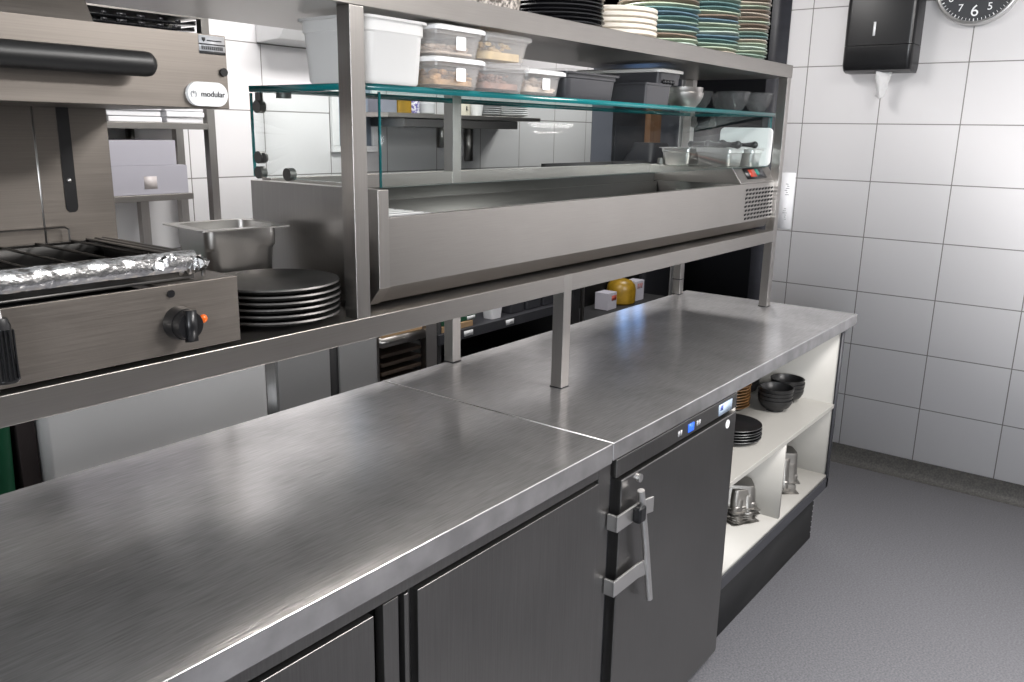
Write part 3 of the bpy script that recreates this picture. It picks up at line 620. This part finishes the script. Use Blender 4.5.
me_ = bpy.data.meshes.new('tmp'); b2.to_mesh(me_); b2.free(); b.from_mesh(me_); bpy.data.meshes.remove(me_)
obj('foil', b, FOIL, t)
hd = NB(); tube(hd, [(-.943, .300, 1.284), (-.943, .272, 1.280), (-.944, .258, 1.270), (-.945, .252, 1.256)], .004, 8); hb = obj('handle_stem', hd, BRIGHT, t)
b = NB(); loft(b, [rr(-.945, .252, 1.262, .016, .014, .006), rr(-.945, .252, 1.255, .021, .018, .008), rr(-.945, .252, 1.215, .024, .021, .009), rr(-.944, .252, 1.190, .026, .022, .009), rr(-.944, .252, 1.187, .022, .018, .008)])
for k in range(5): box(b, -.955+k*.0045, .2395, 1.192, -.9535+k*.0045, .2425, 1.250)
obj('grip', b, BLACK, t)

# pan and dark plates beside the grill
b = pan_bm(.134, .124, .140, .017, .018)
o = obj('gastronorm_pan', b, PANST, None, base=(0, 0, 0)); o.location = W((-.445, .555, 1.1665)); o.rotation_euler = (0, 0, -.12)
for v in o.data.vertices: pass
o['label'] = 'deep steel pan standing behind the stack of dark plates beside the grill'; o['category'] = 'pan'
stack('iron_plate', lambda: plate_bm(.108, .011, .0035, .80), BLACKIRON, -.476, .385, 1.1668, 6, .0102, lambda k, n: f'dark metal plate, {where(k, n)} of the stack between grill and shelf post', 'plate', 'dark metal plates on the pass shelf', .002)

# ================================================================== SIDE WALL THINGS
t = thing('clock', 'round black wall clock with silver rim and white numerals on the tiled wall', 'clock', (XW-.012, -.095, 2.06))
cy_, cz, cr = -.096, 2.027, .146
def disc(b, x0, x1, ra, rb=None, n=64): return cyl(b, (x0, cy_, cz), (x1, cy_, cz), ra, rb, n)
obj('case', disc(NB(), XW-.022, XW-.0005, cr-.004, cr), BRIGHT, t)
b = NB(); L = []
for x, q in ((XW-.024, cr-.002), (XW-.034, cr-.004), (XW-.036, cr-.009), (XW-.032, cr-.015), (XW-.024, cr-.016)):
    L.append([(x, cy_+q*math.cos(2*PI*k/72), cz+q*math.sin(2*PI*k/72)) for k in range(72)])
loft(b, L, False, False, True); obj('rim', b, BRIGHT, t)
obj('dial', disc(NB(), XW-.027, XW-.0225, cr-.0158), mat('dial_charcoal', (.028, .030, .035), .5), t)
for h in range(1, 13):
    a = PI/2-h*PI/6; q = cr*.66
    text('numeral', str(h), .056 if h in (12, 3, 6, 9) else .036, (XW-.0275, cy_-q*math.cos(a), cz+q*math.sin(a)), (0, -1, 0), (0, 0, 1), LABELW, t)
b = NB()
for k in range(60):
    a = k*PI/30; q0, q1 = cr*.83, cr*(.895 if k % 5 else .91); w = .0009 if k % 5 else .0018
    c, s = math.cos(a), math.sin(a)
    pts = [(cy_+q0*c-w*s, cz+q0*s+w*c), (cy_+q0*c+w*s, cz+q0*s-w*c), (cy_+q1*c+w*s, cz+q1*s-w*c), (cy_+q1*c-w*s, cz+q1*s+w*c)]
    prism(b, pts, 0, XW-.0276, XW-.0268)
obj('minute_marks', b, LABELW, t)
for nm, a, ln, w in (('hour_hand', 2.0, .065, .005), ('minute_hand', .9, .10, .0035)):
    c, s = math.cos(a), math.sin(a); pts = [(cy_-w*s-c*.02, cz+w*c-s*.02), (cy_+w*s-c*.02, cz-w*c-s*.02), (cy_+ln*c+w*.5*s, cz+ln*s-w*.5*c), (cy_+ln*c-w*.5*s, cz+ln*s+w*.5*c)]
    obj(nm, prism(NB(), pts, 0, XW-.031, XW-.0295), LABELW, t)

t = thing('paper_towel_dispenser', 'black plastic paper towel dispenser hanging on the tiled wall', 'dispenser', (XW, .205, 1.71))
X0 = XW-.115
def dl(z, x, dy0, dy1, r=.02):   # loop in x/y at height z, front rounded
    out = [(XW-.0005, dy0, z), (XW-.0005, dy1, z)]
    for k in range(6): a = k*PI/10; out.append((x+r-r*math.sin(a), dy1-r+r*math.cos(a), z))
    for k in range(6): a = k*PI/10; out.append((x+r-r*math.cos(a), dy0+r-r*math.sin(a), z))
    return out
b = NB(); loft(b, [dl(1.722, X0+.035, .082, .330), dl(1.730, X0+.012, .080, .332), dl(1.748, X0, .078, .333), dl(1.8185, X0-.001, .078, .333)]); obj('base_cover', b, BLACK, t)
b = NB(); loft(b, [dl(1.8205, X0-.001, .078, .333), dl(1.95, X0-.004, .078, .333), dl(2.06, X0+.004, .080, .332), dl(2.09, X0+.03, .084, .328)]); obj('front_cover', b, BLACK, t)
obj('level_window', box(NB(), X0-.006, .2185, 1.853, X0-.002, .2265, 1.903), LABELW, t)
def tis(s, q):
    w = .030*(1-q*.45); z = 1.728-q*.105
    return (X0+.035+.010*math.sin(5*s+3*q), .178+ .010*q+(s-.5)*2*w, z+.02*abs(s-.4)*q)
random.seed(5); b = crumple(tis, 12, 12, .0012); bmesh.ops.solidify(b, geom=b.faces[:], thickness=.001)
obj('tissue', b, TISSUE, t)
b = box(NB(), XW-.0018, .509, 1.085, XW-.0003, .575, 1.325)
t = thing('paper_notice', 'white paper sheet taped to the tiles beside the cold well', 'notice', (XW-.001, .54, 1.085)); obj('sheet', b, PAPER, t)
b = NB(); random.seed(9)
for z0 in (1.275, 1.17):
    for k in range(6): box(b, XW-.0022, .530+random.uniform(0, .01), z0-k*.009, XW-.0018, .552-random.uniform(0, .012), z0-k*.009+.003)
obj('handwriting', b, INKG, t)

# ================================================================== BEHIND: BACK WALL
t = thing('picture_frame', 'white framed blue grey print on the back wall, seen through the glass', 'picture', (.99, YB, 1.38))
b = NB(); box(b, .876, YB-.018, 1.384, 1.112, YB-.001, 1.408); box(b, .876, YB-.018, 1.66, 1.112, YB-.001, 1.684); box(b, .876, YB-.018, 1.408, .910, YB-.001, 1.66); box(b, 1.082, YB-.018, 1.408, 1.112, YB-.001, 1.66)
obj('frame', b, WHITEP, t, .003); obj('print', box(NB(), .910, YB-.008, 1.408, 1.082, YB-.001, 1.66), PICT, t)
# white wall shelf with things on top
b = NB(); prism(b, [(YB-.16, 1.83), (YB-.16, 1.80), (YB-.13, 1.765), (YB-.001, 1.758), (YB-.001, 1.83)], 0, .56, 1.55)
solo('wall_shelf', b, WHITEP, 'long white rounded wall shelf on the back wall above the picture', 'shelf', bevel=.004)
solo('cardboard_box', box(NB(), .86, YB-.15, 1.8305, 1.05, YB-.01, 1.96), TAN, 'tan cardboard box at the left on the white wall shelf', 'box', bevel=.002)
solo('plastic_crate', box(NB(), 1.07, YB-.15, 1.8305, 1.28, YB-.01, 1.95), BLUEP, 'blue plastic crate on the white wall shelf beside cardboard', 'crate', bevel=.004)
solo('cardboard_box', box(NB(), 1.31, YB-.15, 1.8305, 1.50, YB-.01, 1.97), TAN, 'tan cardboard box at the right on the white wall shelf', 'box', bevel=.002)
# steel wall shelf
t = thing('wall_shelf', 'grey steel wall shelf carrying jars and cups, seen through the front glass', 'shelf', (1.45, 1.75, 1.52))
obj('board', box(NB(), .97, 1.60, 1.520, 1.945, YB-.001, 1.537), STEEL, t, .001)
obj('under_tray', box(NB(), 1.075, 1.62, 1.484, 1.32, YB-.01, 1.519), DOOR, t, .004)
obj('under_tray', box(NB(), 1.34, 1.62, 1.484, 1.80, YB-.01, 1.519), STEEL, t, .004)
for x, z in ((1.48, 1.40), (1.66, 1.34)): obj('bracket', box(NB(), x, YB-.03, z, x+.03, YB-.001, 1.52), STEELV, t)
SZ = 1.5375
solo('canister', loft(NB(), [rr(1.000, 1.66, SZ, .085, .08, .01), rr(1.000, 1.66, SZ+.05, .085, .08, .01), rr(1.000, 1.66, SZ+.055, .07, .06, .01)]), GREYBLUE, 'dark grey tin at the left end of the steel wall shelf', 'tin', 'jars and cups on the wall shelf')
solo('canister', loft(NB(), [rr(1.085, 1.66, SZ, .075, .075, .008), rr(1.085, 1.66, SZ+.050, .075, .075, .008), rr(1.085, 1.66, SZ+.056, .065, .065, .02)]), YELLOW, 'mustard yellow tin on the steel wall shelf', 'tin', 'jars and cups on the wall shelf')
b = NB(); lathe(b, [(.028, 0), (.030, .003), (.030, .045), (.024, .052), (.024, .058)], (1.160, 1.66, SZ), 24); solo('canister', b, speckle('dotted_purple', (.12, .10, .32), (.75, .74, .8), 90, .5, .45, .55), 'purple and white dotted tin on the steel wall shelf', 'tin', 'jars and cups on the wall shelf')
t = thing('glass_jar', 'clear jar with dark lid band on the steel wall shelf', 'jar', (1.245, 1.66, SZ), 'jars and cups on the wall shelf')
obj('jar', lathe(NB(), [(.030, 0), (.034, .004), (.034, .038), (.026, .046), (.026, .050)], (1.245, 1.66, SZ), 24), LABELG, t); obj('lid', cyl(NB(), (1.245, 1.66, SZ+.0505), (1.245, 1.66, SZ+.060), .028), DARKGREY, t)
t = thing('canister', 'small white canister with black print on the steel wall shelf', 'tin', (1.46, 1.66, SZ), 'jars and cups on the wall shelf')
obj('tin', lathe(NB(), [(.034, 0), (.036, .003), (.036, .052), (.033, .056)], (1.46, 1.66, SZ), 24), mat('ivory', (.75, .70, .58), .4), t)
b = NB(); box(b, 1.445, 1.6215, SZ+.020, 1.450, 1.6235, SZ+.036); box(b, 1.445, 1.6215, SZ+.020, 1.456, 1.6235, SZ+.023); obj('print', b, INK, t)
solo('cup', lathe(NB(), [(.024, 0), (.026, .002), (.036, .058), (.033, .058), (.024, .004)], (1.55, 1.66, SZ), 24), WHITEP, 'white tapered cup between canister and plates on the wall shelf', 'cup', 'jars and cups on the wall shelf')
stack('plate', lambda: plate_bm(.07, .010), LABELG, 1.665, 1.70, SZ, 5, .009, lambda k, n: f'grey plate, {where(k, n)} of the left wall shelf stack', 'plate', 'plates on the wall shelf')
stack('plate', lambda: plate_bm(.09, .010), WHITEP, 1.835, 1.70, SZ, 5, .009, lambda k, n: f'white plate, {where(k, n)} of the right wall shelf stack', 'plate', 'plates on the wall shelf')

# rack behind the grill
t = thing('steel_rack', 'steel post rack against the back wall behind the grill, holding boxes and trays', 'rack', (-.1, 1.7, ZF))
for x, y in ((.208, 1.60), (.208, 1.78), (-.75, 1.60), (-.75, 1.78)): obj('post', box(NB(), x, y, ZF, x+.026, y+.026, 2.0), STEELV, t, .001)
obj('inner_post', box(NB(), .047, 1.74, ZF, .074, 1.765, 1.275), STEELV, t, .001)
for z, x1 in ((1.275, .143), (1.482, .208), (1.80, .208)): obj('shelf', box(NB(), -.75, 1.60, z-.018, x1, YB-.005, z), STEEL, t, .001)
for x in (-.035, .062): obj('bracket', box(NB(), x, YB-.03, 1.40, x+.014, YB-.002, 1.464), STEELV, t)
obj('shelf', box(NB(), -.75, 1.60, .80, .208, YB-.005, .818), STEEL, t, .001)
t = thing('carton', 'lower wide white carton with tape square on the rack behind the grill', 'box', (-.15, 1.68, 1.276)); obj('carton_body', box(NB(), -.33, 1.615, 1.2755, .136, 1.80, 1.359), CARTON, t, .001)
obj('tape', box(NB(), -.005, 1.6142, 1.292, .035, 1.615, 1.328), mat('clear_tape', (.62, .57, .56), .3), t)
solo('carton', box(NB(), -.30, 1.62, 1.3595, .106, 1.79, 1.432), CARTON, 'upper white carton stacked on the taped carton behind the grill', 'box', bevel=.001)
random.seed(2)
for nm, x0, x1 in (('left', -.10, .068), ('right', .076, .204)):
    for k in range(5):
        z = 1.4825+k*.0165; solo('paper_pack', box(NB(), x0+random.uniform(0, .006), 1.605+random.uniform(0, .01), z, x1-random.uniform(0, .006), 1.80, z+.0155), PAPER, f'white napkin pack, {where(k, 5)} of {nm} pile below grill hood', 'napkins', 'napkin packs on the rack', .003)
for k in range(12):
    z = 1.575+k*.0172; b = NB(); x1 = .196-random.uniform(0, .012)
    box(b, -.60, 1.607, z, x1, 1.80, z+.003)
    for q in range(14): box(b, -.60+q*.055+random.uniform(0, .02), 1.606, z+.003, -.60+q*.055+.03, 1.609, z+.011)
    box(b, -.60, 1.607, z+.003, -.595, 1.80, z+.012); box(b, x1-.005, 1.607, z+.003, x1, 1.80, z+.012)
    solo('wire_tray', b, BLKGL, f'black mesh tray, {where(k, 12)} of the rack pile above hood', 'tray', 'black trays on the rack')
solo('storage_tub', loft(NB(), [rr(-.52, 1.69, 1.8005, .30, .16, .02), rr(-.52, 1.69, 1.90, .32, .18, .02)]), mat('pale_blue_plastic', (.55, .66, .74), .4), 'pale blue tub on the highest rack shelf at the upper left corner', 'tub', bevel=.002)

# ================================================================== BEHIND: LOW UNITS
YL = 1.25
t = thing('white_chest', 'plain white chest seen through the gap under the pass shelf', 'chest', (-.2, 1.5, ZF))
obj('body', box(NB(), -.514, YL, .14, .125, 1.585, .93), WHITEP, t, .02, 4); obj('plinth', box(NB(), -.50, YL+.03, ZF, .11, 1.57, .14), BLACKM, t)
solo('plastic_bin', loft(NB(), [rr(-.72, 1.40, ZF, .26, .28, .04), rr(-.72, 1.40, .90, .30, .32, .04)]), GREENP, 'dark green plastic bin at the left beyond the worktop', 'bin', bevel=.002)
solo('bag_of_waste', box(NB(), -.562, 1.27, ZF, -.520, 1.6, .86), mat('dark_brown_panel', (.045, .035, .035), .6), 'narrow dark brown board between green bin and white chest', 'board', bevel=.002)
t = thing('steel_cupboard', 'grey steel cupboard with two doors beside the white chest', 'cupboard', (.36, 1.5, ZF))
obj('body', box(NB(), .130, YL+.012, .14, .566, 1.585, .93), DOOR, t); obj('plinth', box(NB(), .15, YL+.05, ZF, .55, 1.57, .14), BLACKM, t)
obj('door', box(NB(), .160, YL, .16, .358, YL+.012, .92), mat('grey_door', (.34, .34, .34), .45), t, .001); obj('door', box(NB(), .398, YL, .16, .560, YL+.012, .92), mat('grey_door', (.34, .34, .34), .45), t, .001)
obj('gap', box(NB(), .360, YL+.006, .16, .396, YL+.012, .92), BLACKM, t)
t = thing('tray_rack', 'steel runner rack with stacked trays and boards behind the shelf post', 'rack', (.72, 1.4, ZF))
for x, y in ((.80, YL), (.57, YL+.02), (.80, 1.70), (.57, 1.70)): obj('post', box(NB(), x, y, ZF, x+.055 if x > .7 else x+.02, y+.03, .93), STEELV, t, .001)
obj('rail', box(NB(), .59, YL+.004, .755, .80, 1.70, .785), STEEL, t)
obj('rail', box(NB(), .59, YL+.004, .56, .80, 1.70, .585), STEEL, t)
for k in range(6): solo('chopping_board', box(NB(), .60, YL+.015, .786+k*.017, .795, 1.65, .786+k*.017+.011), TAN if k < 4 else GREENP, f'{"tan wooden" if k < 4 else "green"} board, {where(k, 6)} of those on the tray rack', 'board', 'boards on the tray rack', .001)
for k in range(5): solo('oven_tray', box(NB(), .60, YL+.02, .586+k*.032, .795, 1.65, .586+k*.032+.012), mat('dark_brown_tray', (.06, .042, .03), .5), f'dark brown tray, {where(k, 5)} of those low in the tray rack', 'tray', 'trays in the tray rack', .001)
t = thing('black_shelf', 'black shelf unit with white label tags beyond the worktop', 'shelf', (1.3, 1.5, ZF))
obj('board', box(NB(), .87, YL, .712, 1.72, 1.75, .750), DARKGREY, t, .001); obj('board', box(NB(), .87, YL, .45, 1.72, 1.75, .48), DARKGREY, t, .001)
obj('back', box(NB(), .87, 1.74, ZF, 1.72, 1.76, .95), BLACKM, t)
for x in (.87, 1.70): obj('side', box(NB(), x, YL+.01, ZF, x+.02, 1.74, .95), BLACKM, t)
for x in (1.005, 1.26): obj('label_tag', box(NB(), x, YL-.003, .722, x+.05, YL-.0005, .742), LABELW, t)
t = thing('crate', 'green crate with white tag on the black shelf', 'crate', (.97, 1.4, .773)); obj('crate_body', box(NB(), .90, YL+.02, .7730, 1.10, 1.60, .86), GREENP, t, .004); obj('label_tag', box(NB(), 1.045, YL+.0165, .777, 1.09, YL+.0195, .790), LABELW, t)
solo('wooden_box', box(NB(), .90, YL+.015, .7505, 1.075, 1.60, .7725), TAN, 'tan wooden box under the green crate on the black shelf', 'box', bevel=.001)
solo('paper_bag', loft(NB(), [rr(1.235, YL+.05, .7505, .06, .05, .01), rr(1.235, YL+.05, .82, .085, .05, .01), rr(1.235, YL+.05, .90, .09, .05, .01)]), PAPER, 'white packet standing on the black shelf', 'packet')
for k, (x, w) in enumerate(((1.33, .09), (1.44, .1), (1.56, .11))): solo('storage_box', box(NB(), x, YL+.03, .7505, x+w, 1.55, .88), DARKGREY, ('black box beside the white packet on the black shelf', 'black box in the middle of the black shelf', 'black box at the far right on the black shelf')[k], 'box', 'black boxes on the black shelf', .004)
solo('black_divider', box(NB(), 1.74, YL, ZF, 1.80, 1.5, .95), BLACKM, 'black upright panel beyond the middle shelf leg', 'panel', bevel=.002)
solo('thin_pole', box(NB(), 1.825, YL, ZF, 1.838, YL+.013, .95), STEELV, 'thin bright upright pole beyond the middle shelf leg', 'pole', bevel=.001)
t = thing('low_cupboard', 'black low cupboard at the back carrying the mustard tub', 'cupboard', (2.4, 1.5, ZF))
obj('body', box(NB(), 1.85, YL+.06, ZF, 2.75, 1.75, .62), BLACKM, t, .003); obj('back', box(NB(), 1.85, 1.48, .62, 2.75, 1.52, 1.335), BLACKM, t)
t = thing('sauce_tub', 'domed mustard yellow tub beyond the worktop', 'tub', (2.42, 1.40, .62))
obj('tub', lathe(NB(), [(.066, 0), (.074, .008), (.076, .07), (.070, .098), (.052, .118), (.024, .126), (.002, .127)], (2.42, 1.40, .6205), 32), YELLOW, t)
t = thing('carton', 'white printed carton left of the mustard tub', 'box', (2.29, 1.38, .62)); obj('carton_body', box(NB(), 2.20, 1.345, .6205, 2.285, 1.42, .705), CARTON, t, .001)
obj('print', box(NB(), 2.235, 1.3435, .665, 2.28, 1.3448, .69), mat('red_print', (.35, .07, .05), .5), t)
t = thing('carton', 'white carton with red stripes right of the mustard tub', 'box', (2.55, 1.39, .62)); obj('carton_body', box(NB(), 2.505, 1.36, .6205, 2.59, 1.43, .725), CARTON, t, .001)
b = NB()
for x in (2.52, 2.54, 2.56): box(b, x, 1.3585, .685, x+.008, 1.3598, .712)
obj('print', b, mat('red_print', (.35, .07, .05), .5), t)
t = thing('insect_lamp', 'dark lamp with two blue tubes hanging behind the mustard tub', 'lamp', (2.57, 1.46, 1.12))
# ================================================================== DARK ROOM BEHIND THE SIDE WALL
YR = 2.1
obj('housing', box(NB(), 2.40, 1.44, 1.12, 2.74, 1.479, 1.33), BLACKM, t)
for x in (2.49, 2.64): obj('tube', cyl(NB(), (x, 1.42, 1.19), (x, 1.42, 1.31), .020), UVTUBE, t)
t = thing('tall_cabinet', 'tall dark grey cabinet with grey blue panel in the room beyond', 'cabinet', (3.4, 2.3, ZF))
obj('body', box(NB(), 3.14, YR+.01, ZF, 3.86, 2.6, 2.2), DARKGREY, t, .004); obj('panel', box(NB(), 3.18, YR, 1.22, 3.42, YR+.01, 2.1), GREYBLUE, t, .002)
obj('panel', box(NB(), 3.46, YR, .3, 3.83, YR+.01, 1.52), DARKWALL, t, .002)
solo('wooden_post', box(NB(), 3.875, YR-.02, ZF, 4.03, YR+.08, 2.2), WOOD, 'brown wooden post in the dark room beyond the cold well', 'post', bevel=.003)
t = thing('room_door', 'grey blue door with white edge strip in the dark room', 'door', (4.3, 2.15, ZF))
obj('leaf', box(NB(), 4.07, YR+.03, 1.05, 4.40, YR+.07, 2.1), GREYBLUE, t, .002); obj('edge_strip', box(NB(), 4.40, YR+.02, ZF, 4.45, YR+.08, 2.1), WHITEP, t, .002); obj('lower_panel', box(NB(), 4.07, YR+.03, ZF, 4.40, YR+.07, 1.05), BLACKM, t)
solo('dark_machine', loft(NB(), [rr(3.62, 1.93, ZF, .36, .22, .03), rr(3.62, 1.93, 1.30, .36, .22, .03), rr(3.62, 1.93, 1.42, .22, .16, .05)]), DARKGREY, 'dark machine in front of the tall grey cabinet', 'machine', bevel=.004)
